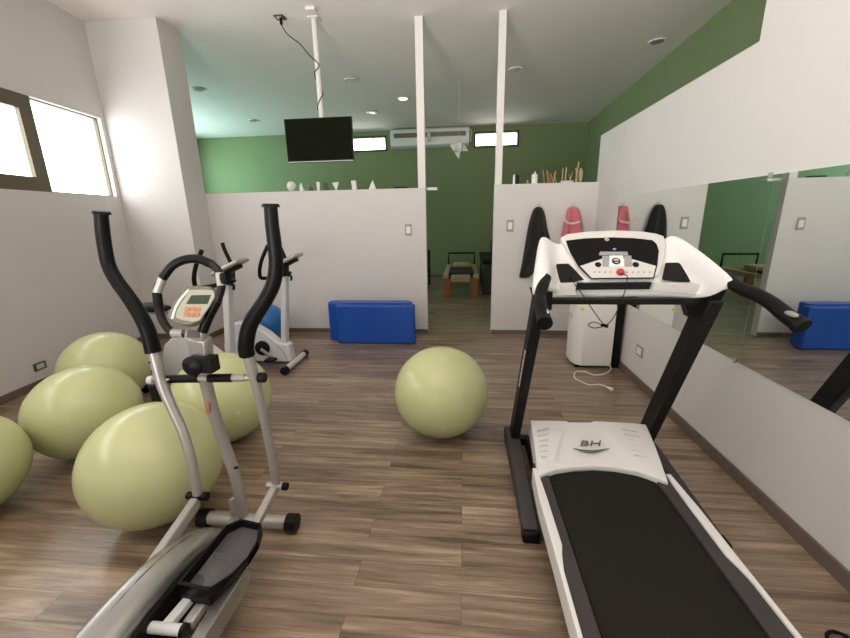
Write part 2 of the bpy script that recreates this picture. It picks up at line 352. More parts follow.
b_ = MB().tube(cp, .0055, 8, smooth=4); b_.tube([cp[0], cp[1]], .016, 10)
build(b_, 'television_cable', 'black', loc=cp[0], label='thin black cable from the ceiling socket wound round the television pole', cat='cable')
# ================================================================== AIR CONDITIONER, STAR, SHELF
r = root('air_conditioner', (-.8, BY, 3.12), 'long white split air conditioner high on the far green wall', 'air conditioner')
x0, x1 = -1.72, .11
def acp(x): return [Vector((x, y, z)) for (y, z) in ((BY-.004, 3.51), (BY-.2, 3.51), (BY-.27, 3.47), (BY-.28, 3.41), (BY-.24, 3.14), (BY-.15, 3.10), (BY-.004, 3.10))]
build(MB().prism(acp(x0), (x1-x0, 0, 0)), 'casing', 'white', r, bevel=.012)
build(MB().prism([Vector((x0+.08, y, z)) for (y, z) in ((BY-.283, 3.40), (BY-.248, 3.22), (BY-.24, 3.22), (BY-.27, 3.40))], (x1-x0-.16, 0, 0)), 'louvre', 'olive', r)
build(MB().box(-.86, -.78, BY-.292, BY-.24, 3.20, 3.42), 'centre_rib', 'cream', r)
build(MB().tube([(x1+.002, BY-.05, 3.5), (x1+.05, BY-.04, 3.42), (x1+.03, BY-.04, 3.3), (x1+.04, BY-.02, 3.2)], .018, 10, smooth=5), 'pipe', 'cable', r)
def star():
    c = at(459, 148, Y=6.8); s = .135; r = root('paper_star', c, 'white folded eight-pointed paper star hanging above the opening', 'ornament')
    mb = MB(); rot = Matrix.Rotation(.35, 3, 'Z') @ Matrix.Rotation(0.0, 3, 'X')
    for sg in (1, -1):
        vs = [Vector((0, 0, sg*s*1.3))]+[Vector((s*1.15*math.cos(a), s*1.15*math.sin(a), -sg*s*.42)) for a in ([R(90), R(210), R(330)] if sg > 0 else [R(270), R(30), R(150)])]
        vs = [c+rot @ v for v in vs]; mb.add(vs, [(0, 1, 2), (0, 2, 3), (0, 3, 1), (3, 2, 1)])
    build(mb, 'star_body', 'plaster', r, angle=5)
    build(MB().tube([c+Vector((0, 0, s*1.25)), (c.x, c.y, zc(c.y))], .0015, 6), 'thread', 'cable', r)
star()
build(MB().box(-.52, -.335, 5.06, 5.2, 1.83, 1.868), 'wall_shelf', 'white', loc=(-.45, 5.1, 1.83), bevel=.01, label='small white shelf end sticking out into the opening at partition height', cat='shelf')
# ================================================================== THINGS ON THE PARTITION LEDGES
ZL, ZR, LY = 1.855, 1.87, 4.985
def px2x(px, py=190, Y=LY): return at(px, py, Y=Y).x
SG = 'white geometric solids on the left ledge'
def solid(name, px, mb_fn, m, label, cat='plaster solid'):
    x = px2x(px); mb = MB(); mb_fn(mb, x); build(mb, name, m, loc=(x, LY, ZL), angle=12, label=label, cat=cat, group=SG)
def ico(mb, x, r=.062):
    rnd = random.Random(3)
    mb.ball((x, LY-.0, ZL+r), r, r, r, 9, 6, fn=lambda d: 1+.06*math.sin(7*d.x+5*d.z))
solid('faceted_ball', 292, ico, 'plaster', 'round faceted white plaster ball, leftmost of the solids on the ledge')
solid('leaning_pyramid', 302.5, lambda mb, x: mb.add([(x-.03, LY-.02, ZL), (x+.02, LY-.03, ZL), (x+.03, LY+.03, ZL), (x-.01, LY+.01, ZL+.11), (x-.035, LY, ZL+.07)], [(0, 2, 1), (0, 1, 3, 4), (1, 2, 3), (0, 4, 2), (2, 4, 3)]), 'plaster', 'small slanting white pyramid just right of the faceted ball on the ledge')
solid('small_cube', 310.5, lambda mb, x: mb.add([(x-.03, LY, ZL), (x, LY-.035, ZL), (x+.035, LY, ZL), (x, LY+.035, ZL), (x-.035, LY, ZL+.05), (x, LY-.035, ZL+.055), (x+.035, LY, ZL+.05), (x, LY+.035, ZL+.06)], [(0, 3, 2, 1), (0, 1, 5, 4), (1, 2, 6, 5), (2, 3, 7, 6), (3, 0, 4, 7), (4, 5, 6, 7)]), 'dgreen', 'small dark green cube second thing from the faceted ball on the ledge')
solid('leaning_wedge', 319, lambda mb, x: mb.prism([(x-.012, LY-.03, ZL), (x+.018, LY-.03, ZL), (x+.03, LY-.03, ZL+.10), (x-.018, LY-.03, ZL+.108)], (0, .05, 0)), 'plaster', 'upright white wedge beside the larger dark green block on the ledge')
solid('stone_block', 326, lambda mb, x: mb.add([(x-.035, LY, ZL), (x, LY-.04, ZL), (x+.04, LY, ZL), (x, LY+.04, ZL), (x-.04, LY, ZL+.08), (x, LY-.04, ZL+.09), (x+.035, LY, ZL+.085), (x, LY+.04, ZL+.10)], [(0, 3, 2, 1), (0, 1, 5, 4), (1, 2, 6, 5), (2, 3, 7, 6), (3, 0, 4, 7), (4, 5, 6, 7)]), 'dgreen', 'larger dark green faceted block in the middle of the left ledge')
solid('inverted_pyramid', 336.5, lambda mb, x: mb.add([(x-.006, LY-.006, ZL), (x+.006, LY-.006, ZL), (x+.006, LY+.006, ZL), (x-.006, LY+.006, ZL), (x-.04, LY-.04, ZL+.09), (x+.045, LY-.03, ZL+.10), (x+.03, LY+.04, ZL+.10), (x-.035, LY+.035, ZL+.095)], [(0, 3, 2, 1), (0, 1, 5, 4), (1, 2, 6, 5), (2, 3, 7, 6), (3, 0, 4, 7), (4, 5, 6, 7)]), 'plaster', 'white pyramid standing on its tip on the left ledge')
solid('rectangular_prism', 355, lambda mb, x: mb.prism([(x-.025, LY-.03, ZL), (x+.028, LY-.03, ZL), (x+.024, LY-.03, ZL+.108), (x-.036, LY-.03, ZL+.108)], (0, .06, 0)), 'plaster', 'tall white rectangular prism left of the pointed pyramid on the ledge')
solid('pointed_pyramid', 373, lambda mb, x: mb.add([(x-.048, LY-.03, ZL), (x+.045, LY-.035, ZL), (x+.04, LY+.04, ZL), (x-.04, LY+.04, ZL), (x, LY, ZL+.115)], [(0, 3, 2, 1), (0, 1, 4), (1, 2, 4), (2, 3, 4), (3, 0, 4)]), 'plaster', 'white pointed pyramid, rightmost of the white solids on the left ledge')
x = px2x(400); build(MB().box(x-.07, x+.10, LY-.04, LY+.03, ZL, ZL+.018), 'remote_control', 'black', loc=(x, LY, ZL), bevel=.004, label='flat black remote control lying on the ledge near the left post', cat='remote control')
# right ledge
x = px2x(514, 180)
r = root('marker_pen', (x, LY, ZR), 'white marker pen standing upright on the right ledge next to the post', 'pen')
build(MB().lathe([(.014, 0), (.014, .055), (.012, .057)], (x, LY, ZR), 16), 'barrel', 'white', r); build(MB().lathe([(.013, .057), (.013, .105), (.008, .11)], (x, LY, ZR), 16), 'cap', 'sw', r)
build(MB().lathe([(.017, 0), (.018, .02), (.017, .10), (.008, .108)], (x+.042, LY, ZR), 16), 'black_bottle', 'black', loc=(x+.042, LY, ZR), label='small black bottle touching the white marker on the right ledge', cat='bottle')
x = px2x(527.5, 182); build(MB().lathe([(.010, 0), (.013, .01), (.010, .035), (.003, .045)], (x, LY, ZR), 14), 'cone_incense', 'stick', loc=(x, LY, ZR), label='tiny tan cone left of the white pump bottle on the ledge', cat='ornament')
x = px2x(534.5, 182)
r = root('pump_bottle', (x, LY, ZR), 'white bottle with a short nozzle on the right ledge', 'bottle')
build(MB().lathe([(.034, 0), (.036, .01), (.036, .098), (.030, .108), (.012, .112)], (x, LY, ZR), 24), 'bottle_body', 'white', r); build(MB().lathe([(.008, .112), (.009, .135), (.004, .138)], (x, LY, ZR), 12), 'nozzle', 'sw', r)
# wooden sticks
def sticks(name, pxs, m, label, grp, cat):
    for i, (pa, pb, top, rr) in enumerate(pxs):
        yy = LY-.02+.024*(i % 3); a = at(pa, 184, Y=yy); a.z = ZR; b = at(pb, top, Y=yy)
        build(MB().tube([a, b], [rr, rr*.75], 8), name, m, loc=a, label=label, cat=cat, group=grp)
sticks('wooden_stick', [(544.5, 543, 169.5, .007), (548.5, 547, 170.5, .011), (551, 549.5, 172, .007), (553.5, 551, 174, .007), ], 'stickr', 'reddish wooden stick in the bunch right of the white pump bottle', 'reddish wooden sticks on the right ledge', 'stick')
sticks('wooden_stick', [(553, 556, 171, .007), (556.5, 554, 173, .006), (562, 563, 168.5, .009), (565, 566.5, 167, .009), (568.5, 573, 172, .007), (571, 569, 174, .006), (575.5, 579, 161.5, .010), (577, 576, 168, .010)], 'stick', 'pale wooden stick standing in the bunch around the small white dish', 'pale wooden sticks on the right ledge', 'stick')
x = px2x(566, 183); build(MB().box(x-.07, x+.075, LY-.045, LY-.02, ZR, ZR+.022), 'small_dish', 'offw', loc=(x, LY, ZR), bevel=.005, label='small low off-white dish in front of the sticks on the right ledge', cat='dish')
x = px2x(581, 175); build(MB().ball((x, LY+.012, ZR+.082), .026, .022, .082, 20, 14), 'oval_cushion_stone', 'tan', loc=(x, LY, ZR), label='tall oval pale stone at the right end of the sticks', cat='ornament')
# ================================================================== HANGING CLOTHES
def garment(name, m, rows, label, cat, extra=None):
    # rows: (pxL, pxR, py, depth)
    p0 = at((rows[0][0]+rows[0][1])/2, rows[0][2], Y=4.88)
    r = root(name, (p0.x, PY, p0.z+.02), label, cat); mb = MB(); ringed = []; n = 44
    for k, (l, rr, y, dep) in enumerate(rows):
        a = at(l, y, Y=4.87); b = at(rr, y, Y=4.87); c = (a+b)/2; hw = (b.x-a.x)/2; ring = []
        for i in range(n):
            t = 2*math.pi*i/n; fold = 1+.32*math.sin(5*t+k*.25)*min(1, k/2)+.10*math.sin(11*t+k*.4)*min(1, k/3)
            ring.append(Vector((c.x+hw*math.cos(t)*(1+.04*math.sin(3*t+k)), min(PY-.005, 4.90+dep*math.sin(t)*.5*fold), c.z)))
        ringed.append(ring)
    mb.grid(ringed, closed=True); build(mb, 'fabric', m, r, subsurf=1, angle=80)
    build(MB().tube([(p0.x, PY-.001, p0.z+.02), (p0.x, PY-.05, p0.z+.015), (p0.x, PY-.055, p0.z+.04)], .006, 8), 'hanging_loop', 'cream', r)
    if extra: extra(r)
garment('jacket', 'cloth', [(536, 542, 206.5, .04), (533, 544, 210, .08), (530.5, 546, 217, .10), (528.5, 547, 226, .11), (527.5, 549, 234, .11), (526.5, 552, 240, .12), (525, 550, 248, .12), (523, 546, 258, .11), (521, 540, 268, .10), (519.3, 531, 276, .08), (519.5, 529, 278.5, .06)], 'black jacket hanging from a hook on the partition right of the switch', 'jacket')
def belt(r):
    mb = MB(); pts = [at(px, py, Y=4.795) for px, py in ((564.5, 219), (567, 222.5), (571, 223.5), (576, 223), (580, 221.5))]
    build(mb.tube(pts, .012, 8, smooth=4), 'cord', 'offw', r, label='off-white cord across the garment')
garment('pink_robe', 'pink', [(569, 578, 206.5, .05), (567.5, 580, 210, .09), (566.5, 581.5, 216, .11), (564.5, 583, 221, .12), (564, 583.5, 226, .11), (562, 585, 234, .13), (560.5, 586, 244, .14), (560, 586.5, 256, .14), (560, 586, 268, .13)], 'pink towelling robe hanging from a hook beside the corner of the mirror wall', 'robe', belt)
# ================================================================== BLUE MAT
r = root('folding_mat', (-1.07, 4.55, 0), 'blue vinyl folding gym mat standing folded against the white partition', 'gym mat')
for (x0, x1, y0, y1, zz) in ((-1.555, -.585, 4.43, 4.545, .495), (-1.69, -.66, 4.552, 4.69, .505)):
    build(MB().box(x0, x1, y0, y1, .004, zz), 'mat_panel', 'matb', r, bevel=.022, seg=4)
build(MB().box(-1.5, -.62, 4.50, 4.60, .497, .508), 'hinge_strip', 'matb', r, bevel=.003)
# ================================================================== BALLS
BG = 'pale green exercise balls'
def gball(x, y, rr, label, m='ball', sq=.962, tilt=(.3, .5), grp=BG):
    # sits on the floor with a slightly flattened base; concentric grip rings around the poles
    c = Vector((x, y, rr*sq)); ax = Vector((math.sin(tilt[0])*math.cos(tilt[1]), math.sin(tilt[0])*math.sin(tilt[1]), math.cos(tilt[0])))
    q = ax.to_track_quat('Z', 'Y').to_matrix(); mb = MB()
    mb.ball((0, 0, 0), 1, 1, 1, 64, 48)
    vs = []
    for v in mb.v:
        lat = abs(v.z); k = 1+(.0022*math.sin(lat*95) if lat > .72 and lat < .985 else 0)
        d = q @ (v*k); p = c+Vector((d.x*rr, d.y*rr, d.z*rr*sq)); p.z = max(p.z, .003); vs.append(p)
    mb.v = vs
    r = root('exercise_ball', (x, y, 0), label, 'exercise ball', grp)
    build(mb, 'ball_skin', m, r, angle=80)
    e = c+q @ Vector((rr*.995, 0, 0)); nn = (q @ Vector((1, 0, 0))).normalized(); e = c+Vector((nn.x*rr, nn.y*rr, nn.z*rr*sq))
    build(MB().obox(e, nn.orthogonal().normalized()*.011, nn.cross(nn.orthogonal()).normalized()*.011, nn*.004), 'valve_plug', 'cream' if m == 'ball' else 'white', r, bevel=.003)
gball(-.151, 2.494, .327, 'pale green exercise ball alone in the middle of the floor', tilt=(1.2, 1.2))
gball(-1.577, 1.587, .318, 'large pale green exercise ball right behind the elliptical trainer, nearest of the left cluster', tilt=(.6, 2))
gball(-2.49, 2.085, .312, 'pale green exercise ball behind the nearest one, left of the elliptical trainer', tilt=(.4, .3))
gball(-3.018, 2.78, .322, 'pale green exercise ball furthest back in the left cluster near the wall socket', tilt=(.9, 3.9))
gball(-1.674, 2.315, .324, 'pale green exercise ball seen through the elliptical trainer, right of the left cluster', tilt=(1.0, 4.0))
gball(-2.63, 1.475, .302, 'pale green exercise ball cut off by the left edge of the photo', tilt=(.5, 1.0))
gball(-2.515, 4.52, .255, 'blue exercise ball behind the exercise bike against the partition', 'blueball', grp='blue exercise balls')
# ================================================================== PORTABLE AIR CONDITIONER
r = root('portable_air_conditioner', (1.27, 3.95, 0), 'white upright portable air conditioner on the floor behind the treadmill', 'air conditioner')
def acs(z, k=0): return [Vector(v+(z,)) for v in ((1.18+k, 3.76+k), (1.47-k, 3.76+k), (1.47-k, 4.14), (1.13+k, 4.14), (1.105+k, 4.05), (1.105+k, 3.88), (1.13+k, 3.80+k))]
build(MB().grid([acs(.03), acs(.06), acs(.64), acs(.665, .006), acs(.675, .02)], closed=True), 'housing', 'acw', r, bevel=.006)
build(MB().box(1.13, 1.455, 3.80, 4.12, .003, .03), 'base', 'black', r)
build(MB().beam((1.1045, 3.90, .50), (1.1045, 4.04, .50), .004, .05), 'side_grip', 'cream', r); build(MB().box(1.14, 1.165, 3.764, 3.80, .60, .625), 'energy_sticker', 'yellow', r)
build(MB().box(1.15, 1.42, 3.85, 4.08, .674, .682), 'top_panel', 'cream', r, bevel=.002)
pts = [Vector((1.46, 3.80, .05)), Vector((1.465, 3.735, .008))]+[at(px, py, Z=.006) for px, py in ((604, 374), (594, 375), (586, 372), (577, 371.5), (574, 375), (576, 379), (583, 382.5), (590, 385), (598, 384.5), (605, 386), (609, 388))]
build(MB().tube(pts, .006, 10, smooth=5), 'power_cable', 'cable', r); build(MB().tube([at(608, 387.5, Z=.014), at(612.5, 389.5, Z=.014)], [.010, .015], 12), 'plug', 'cable', r)
build(MB().box(1.485, 1.555, 3.79, 4.6, .002, .80), 'black_board', 'black', loc=(1.52, 4.2, 0), bevel=.006, label='narrow black board standing between the white appliance and the mirror wall', cat='board')
# ================================================================== BACK ROOM FURNITURE
def bench(x0, x1, y0, y1, label, hz=.40):
    r = root('reformer_bench', ((x0+x1)/2, (y0+y1)/2, 0), label, 'bench', 'wooden exercise benches in the back room'); w_ = .14
    for (xa, ya) in ((x0, y0), (x1-w_, y0), (x0, y1-.1), (x1-w_, y1-.1)): build(MB().box(xa, xa+w_, ya, ya+.1, 0, hz-.04), 'leg', 'wood', r, bevel=.005)
    build(MB().box(x0-.02, x0+.08, y0-.02, y1, hz-.04, hz+.02).box(x1-.08, x1+.02, y0-.02, y1, hz-.04, hz+.02).box(x0, x1, y1-.08, y1, hz-.04, hz+.02), 'side_rail', 'tan', r, bevel=.006)
    build(MB().box(x0+.14, x1-.14, y0-.05, y0+.06, hz-.11, hz+.03), 'foot_pad', 'tan', r, bevel=.02, seg=3)
    build(MB().box(x0+.08, x1-.08, y0+.2, y0+.95, hz-.02, hz+.07), 'carriage', 'darkpad', r, bevel=.02)
    build(MB().box(x0+.14, x1-.14, y0+1.0, y0+1.35, hz, hz+.13), 'head_pad', 'tan', r, bevel=.03, seg=3)
    build(MB().tube([(x0+.02, y1-.1, hz), (x0+.02, y1-.1, hz+.28), (x1-.02, y1-.1, hz+.28), (x1-.02, y1-.1, hz)], .022, 10), 'foot_bar', 'black', r)
bench(-.375, .27, 7.36, 9.3, 'orange wood reformer bench with tan pad seen through the opening')
bench(-2.75, -2.05, 6.6, 8.5, 'tan padded reformer bench left of the opening, seen only in the mirror')
def dark_chair(x, y, label, hb=.85, s=1):
    r = root('padded_chair', (x, y, 0), label, 'chair'); w_ = .24*s
    for dx in (-w_+.02, w_-.02):
        for dy in (-w_+.02, w_-.02): build(MB().tube([(x+dx, y+dy, 0), (x+dx, y+dy, .42)], .018, 10), 'leg', 'black', r)
    build(MB().box(x-w_, x+w_, y-w_, y+w_, .42, .50), 'seat', 'darkpad', r, bevel=.02); build(MB().box(x-w_, x+w_, y+w_-.06, y+w_, .50, hb), 'backrest', 'darkpad', r, bevel=.02)
dark_chair(-1.0, 8.6, 'dark chair behind the left edge of the opening', .80)
r = root('stacked_bench', (.85, 8.3, 0), 'dark padded bench box at the right side of the opening', 'bench')
build(MB().box(.38, 1.4, 7.6, 9.2, 0, .60), 'bench_body', 'darkpad', r, bevel=.02); build(MB().box(.36, 1.42, 7.58, 9.22, .60, .70), 'cushion', 'black', r, bevel=.03); build(MB().box(.6, 1.3, 8.9, 9.15, .70, 1.0), 'back_cushion', 'darkpad', r, bevel=.04)
# ================================================================== TREADMILL
T = root('treadmill', (.72, 1.3, 0), 'white and black treadmill with running belt and display console', 'treadmill')
def tb(mb, n, m, par=None, **k): return build(mb, n, m, par or T, **k)
XL, XR = .375, 1.075       # deck outer edges
YF, YN = 1.80, .05         # belt from the motor cover to the rear end
ZD = .17
tb(MB().box(.455, .985, YN, YF+.12, ZD-.03, ZD), 'running_belt', 'belt', bevel=.004)
tb(MB().box(.40, 1.05, YN, 2.25, .06, ZD-.032), 'deck_frame', 'black', bevel=.01)
for sx, (xa, xb) in ((-1, (XL+.012, .452)), (1, (.988, XR-.012))):
    tb(MB().box(xa, xb, YN, YF+.1, ZD-.035, ZD+.012), 'foot_rail', 'rail', bevel=.006)
# white edge trims: wide near the cover, stepping to a thin line
def trim(sg):
    xo = XL if sg < 0 else XR
    def X_(d): return xo-sg*d
    top = [(0, 1.84), (.024, 1.84), (.032, 1.60), (.036, 1.34), (.024, 1.29), (.014, 1.22), (.014, YN), (0, YN), (-.004, 1.3), (-.008, 1.6)]
    mb = MB().prism([Vector((X_(d), y, ZD+.022)) for d, y in top], (0, 0, -.10)); tb(mb, 'edge_trim', 'white', bevel=.003)
trim(-1); trim(1)
for x in (.43, 1.02): tb(MB().box(x-.05, x+.05, YN-.06, YN+.03, .03, ZD+.015), 'end_cap', 'black', bevel=.012)
# motor cover
def cov():
    rows = []; zz = [0, .008, .016, .0, .0, .017, .012, .007, 0]
    bk = [at(px, py, Z=.25) for px, py in ((530.5, 420.5), (548, 420.5), (566, 421), (569, 422.3), (591, 422.3), (594, 421), (615, 422), (632, 423), (646, 424.5))]
    fr = [at(px, py, Z=ZD+.028) for px, py in ((538, 476), (545, 473), (551, 471), (556, 469.5), (634, 470.5), (640, 472), (649, 475), (658, 478.5), (668, 482))]
    for k, (xa, xb, yb) in enumerate(((575, 573, 467), (581, 594, 465.8), (587, 615, 467.3))):
        bk.insert(4+k, at(xa, 422.3, Z=.25)); fr.insert(4+k, at(xb, yb, Z=ZD+.028)); zz.insert(4+k, 0)
    for i in range(12):
        a, b = bk[i], fr[i]; row = [Vector((a.x, a.y+.03, .06)), Vector((a.x, a.y+.025, .20)), a.copy()]
        for t in (.2, .45, .7, .9): p = a.lerp(b, t); p.z += zz[i]*math.sin(math.pi*t)+.012*math.sin(math.pi*t); row.append(p)
        row += [b.copy(), Vector((b.x, b.y-.003, ZD+.012)), Vector((b.x, b.y+.02, .08))]
        rows.append(row)
    rows = [[Vector((p.x-.004, p.y, min(p.z, .07))) for p in rows[0]]]+rows+[[Vector((p.x+.004, p.y, min(p.z, .07))) for p in rows[-1]]]
    return MB().grid(rows)
mc = tb(cov(), 'motor_cover', 'white', angle=22, bevel=.004)
# plane of the cover top for its marks
c0, c1, c2 = at(580, 422, Z=.25), at(594, 422, Z=.25), at(585, 466, Z=.198)
cn = (c1-c0).cross(c2-c0).normalized(); cn = cn if cn.z > 0 else -cn
def cv(px, py, o=.018): return hit(px, py, c0, cn, o)
ex = (cv(612, 447)-cv(572, 447)).normalized(); ey = cn.cross(ex)
tb(text_mb('BH', cv(589, 443.5, .021), ex, ey, .062, .004, shear=.35, wide=1.55), 'brand_lettering', 'logo', mc)
sw = MB(); arc = [cv(573+36*t, 448.6+4.2*math.sin(math.pi*t), .019) for t in [i/12 for i in range(13)]]; arc2 = [cv(573+36*t, 448.4+2.0*math.sin(math.pi*t), .019) for t in [i/12 for i in range(13)]]
sw.prism(arc+arc2[::-1], cn*.003); tb(sw, 'brand_swoosh', 'logo', mc)
for k in range(6):
    t = k/5; y = 431+26*t
    a, b = cv(537+4*t, y, .019), cv(549-2*t, y-3+3.0*t, .024); tb(MB().tube([a, b], .0035, 8), 'vent_rib', 'cream', mc)
    a, b = cv(622+12*t, y-2, .026), cv(637+13*t, y+1, .021); tb(MB().tube([a, b], .0035, 8), 'vent_rib', 'cream', mc)
# base rails, uprights
UL0, UL1 = Vector((.335, 2.30, .07)), Vector((.37, 1.90, 1.10))
UR0, UR1 = Vector((1.145, 2.31, .07)), Vector((1.145, 1.87, 1.13))
for a in (.325, 1.165):
    pr = [(2.46, .0), (2.46, .07), (2.40, .115), (2.2, .13), (1.62, .075), (1.55, .06), (1.54, .0)]
    o = tb(MB().prism([Vector((a-.035, y, z)) for y, z in pr], (.075 if a < 1 else .06, 0, 0)), 'base_rail', 'rail', bevel=.008)
    tb(MB().box(a-.038, a+.042, 1.525, 1.60, 0, .06), 'rubber_foot', 'black', o, bevel=.01)
tb(MB().beam(UL0, UL1, .055, .10, up=(0, -1, 0)), 'upright', 'blackm', bevel=.008); tb(MB().beam(UR0, UR1, .062, .105, up=(0, -1, 0)), 'upright', 'blackm', bevel=.008)
tb(MB().box(.30, 1.2, 2.30, 2.36, .03, .08), 'base_crossbar', 'black', bevel=.005)
tb(MB().beam((.36, 1.885, 1.098), (1.17, 1.885, 1.098), .05, .028), 'crossbar', 'black', bevel=.006)
# faint lettering down the left upright (too small to read: short pale strokes)
ul = (UL1-UL0).normalized()
mbx = MB()
for k in range(9):
    p = UL0.lerp(UL1, .70-.028*k)+Vector((-.0285, -.02, 0)); mbx.obox(p, ul*(.009 if k % 3 else .012), Vector((.0012, 0, 0)), Vector((0, .009, .003)))
tb(mbx, 'upright_lettering', 'cream')
# console shell
RW = [((538.5, 240, 2.10), (530.5, 288, 1.74)), ((542, 234.5, 2.12), (537, 284, 1.72)), ((548, 235.5, 2.12), (550.5, 280, 1.73)), ((555, 243, 2.13), (556, 287, 1.86)), ((566, 240.5, 2.15), (568, 291, 1.89)),
      ((577, 237, 2.16), (582, 291.5, 1.90)), ((607, 234, 2.17), (612, 292, 1.905)), ((642, 236, 2.15), (650, 291, 1.90)),
      ((655, 241, 2.14), (683, 292, 1.88)), ((663, 240, 2.12), (703, 293, 1.84)), ((670, 232.5, 2.11), (722, 285, 1.74)), ((678, 235, 2.10), (735, 275, 1.715)), ((681, 240, 2.10), (733, 284, 1.72))]
rows = []
for i, (a, b) in enumerate(RW):
    A = at(a[0], a[1], Y=a[2]); B = at(b[0], b[1], Y=b[2]); row = []
    wing = i in (0, 1, 2, 10, 11, 12)
    row.append(A+Vector((0, .035, -.13))); row.append(A+Vector((0, .03, -.02))); row.append(A)
    for t in (.25, .5, .75):
        p = A.lerp(B, t); p.z += (.008 if wing else .0)*math.sin(math.pi*t)-(.022 if i in (3, 4, 8, 9) else 0)*math.sin(math.pi*t); row.append(p)
    row.append(B); row.append(B+Vector((0, .0, -.012))); row.append(B+Vector((0, .02, -(.075 if wing else .045)))); row.append(B.lerp(A, .5)+Vector((0, .02, -.11)))
    rows.append(row)
cons = tb(MB().grid(rows, closed=True), 'console_shell', 'white', subsurf=2, angle=70)
P0, P1, P2 = at(577, 237, Y=2.16), at(642, 236, Y=2.15), at(612, 292, Y=1.905)
pn = (P1-P0).cross(P2-P0).normalized(); pn = pn if pn.y < 0 else -pn
def cz(u, v, o=.012): return hit(540+u/5.3125, 220+v/5.3125, P0, pn, o)
def decal(pts, th, o=.012): return MB().prism([cz(u, v, o) for u, v in pts], pn*th)
pod = [(100, 122), (135, 104), (240, 90), (380, 84), (520, 89), (600, 102), (640, 116), (652, 165), (640, 240), (615, 322), (590, 328), (270, 326), (245, 318), (190, 260), (140, 195), (115, 150)]
tb(MB().prism([cz(u, v, -.03) for u, v in pod], pn*.045), 'display_housing', 'cream', cons, bevel=.006)
tb(decal([(138, 112), (240, 100), (380, 95), (500, 99), (596, 110), (618, 130), (630, 165), (622, 240), (605, 312), (270, 314), (205, 250), (160, 175), (143, 130)], .004, .0145), 'display_bezel', 'gloss', cons)
tb(decal([(213, 246), (310, 214), (335, 205), (470, 205), (500, 213), (614, 246), (600, 306), (274, 309)], .003, .018), 'key_panel', 'cream', cons)
tb(decal([(318, 170), (462, 170), (468, 188), (312, 188)], .003, .019), 'upper_key_bar', 'grey', cons)
for x0 in (330, 447): tb(decal([(x0, 192), (x0+37, 192), (x0+40, 250), (x0+2, 250)], .004, .019), 'key_column', 'grey', cons)
tb(decal([(369, 192), (440, 192), (447, 250), (365, 250)], .005, .019), 'key_plate', 'white', cons)
def disc(u, v, rr, th, o, n=20): c = cz(u, v, o); e1 = (cz(u+5, v, o)-c).normalized(); e2 = pn.cross(e1); return MB().prism([c+e1*rr*math.cos(2*math.pi*k/n)+e2*rr*math.sin(2*math.pi*k/n) for k in range(n)], pn*th)
tb(disc(404, 219, .020, .003, .024), 'dial_ring', 'black', cons); tb(disc(404, 219, .013, .004, .0245), 'dial', 'cream', cons)
tb(MB().obox(cz(404, 219, .029), (cz(420, 219)-cz(404, 219)).normalized()*.018, pn*.002, pn.cross((cz(420, 219)-cz(404, 219)).normalized())*.003), 'dial_bar', 'black', cons)
for u in (308, 508): tb(disc(u, 238, .015, .003, .021), 'speaker', 'black', cons)
for u in (288, 316, 346, 374, 462, 492, 522, 552, 582): tb(disc(u, 278, .0045, .003, .020, 10), 'button', 'grey', cons)
tb(decal([(385, 153), (400, 150), (405, 157), (390, 160)], .001, .019), 'display_mark', 'grey', cons); tb(disc(355, 103, .012, .001, .0187), 'badge', 'grey', cons)
kc = cz(426, 281, .02); tb(MB().lathe([(.0, 0), (.018, 0), (.019, .008), (.015, .016), (.0, .018)], (0, 0, 0), 20), 'safety_key', 'red', cons, bevel=0)
ko = [o for o in COL.objects if o.name.startswith('safety_key')][-1]
q = pn.to_track_quat('Z', 'Y').to_matrix()
for v in ko.data.vertices: v.co = (q @ (v.co+OFF[T.name]))+kc-OFF[T.name]
def surf_decal(pts, Y0, n, off, th): return None
# cup trays, dark hexagonal recesses
def tray(pts, rowpts):
    A, B, C_ = [Vector(v) for v in rowpts]; n = (B-A).cross(C_-A).normalized(); n = n if n.z > 0 else -n
    return MB().prism([hit(540+u/5.3125, 220+v/5.3125, A, n, .013) for u, v in pts], n*.006)
tb(tray([(60, 265), (90, 236), (150, 234), (180, 262), (233, 320), (170, 332), (100, 336), (72, 300)], (at(555, 243, Y=2.13), at(577, 237, Y=2.16), at(568, 291, Y=1.89))), 'cup_tray', 'black', cons, bevel=.003)
tb(tray([(665, 230), (732, 229), (790, 258), (832, 306), (812, 332), (730, 328), (646, 318), (655, 280)], (at(655, 241, Y=2.14), at(668, 242, Y=2.12), at(690, 292, Y=1.88))), 'cup_tray', 'black', cons, bevel=.003)
# front lip: black slot between two grey slabs
def lip(pts, Y, th=.03): return MB().prism([at(px, py, Y=Y) for px, py in pts], (0, th, 0))
tb(lip([(577, 283.5), (652.5, 282.5), (651, 289.5), (576, 290)], 1.875), 'front_slot', 'black', cons, bevel=.002)
tb(lip([(552, 284.5), (577, 283), (575.5, 290.5), (577, 295.5), (550, 296)], 1.865), 'front_slab', 'cream', cons, bevel=.003)
tb(lip([(655, 282.5), (700, 284), (716, 287), (709, 296.5), (652, 290.5)], 1.85), 'front_slab', 'cream', cons, bevel=.003)
# gussets under the wings
tb(MB().prism([at(704, 301, Y=1.87), at(735, 282, Y=1.79), at(727, 290, Y=1.8), at(713, 318, Y=1.90), at(690, 318, Y=1.92), at(684, 298, Y=1.9)], (0, .06, 0)), 'gusset', 'blackm', bevel=.004)
tb(MB().prism([at(531, 289, Y=1.80), at(553, 292, Y=1.84), at(552, 310, Y=1.88), at(538, 312, Y=1.89)], (0, .06, 0)), 'gusset', 'blackm', bevel=.004)
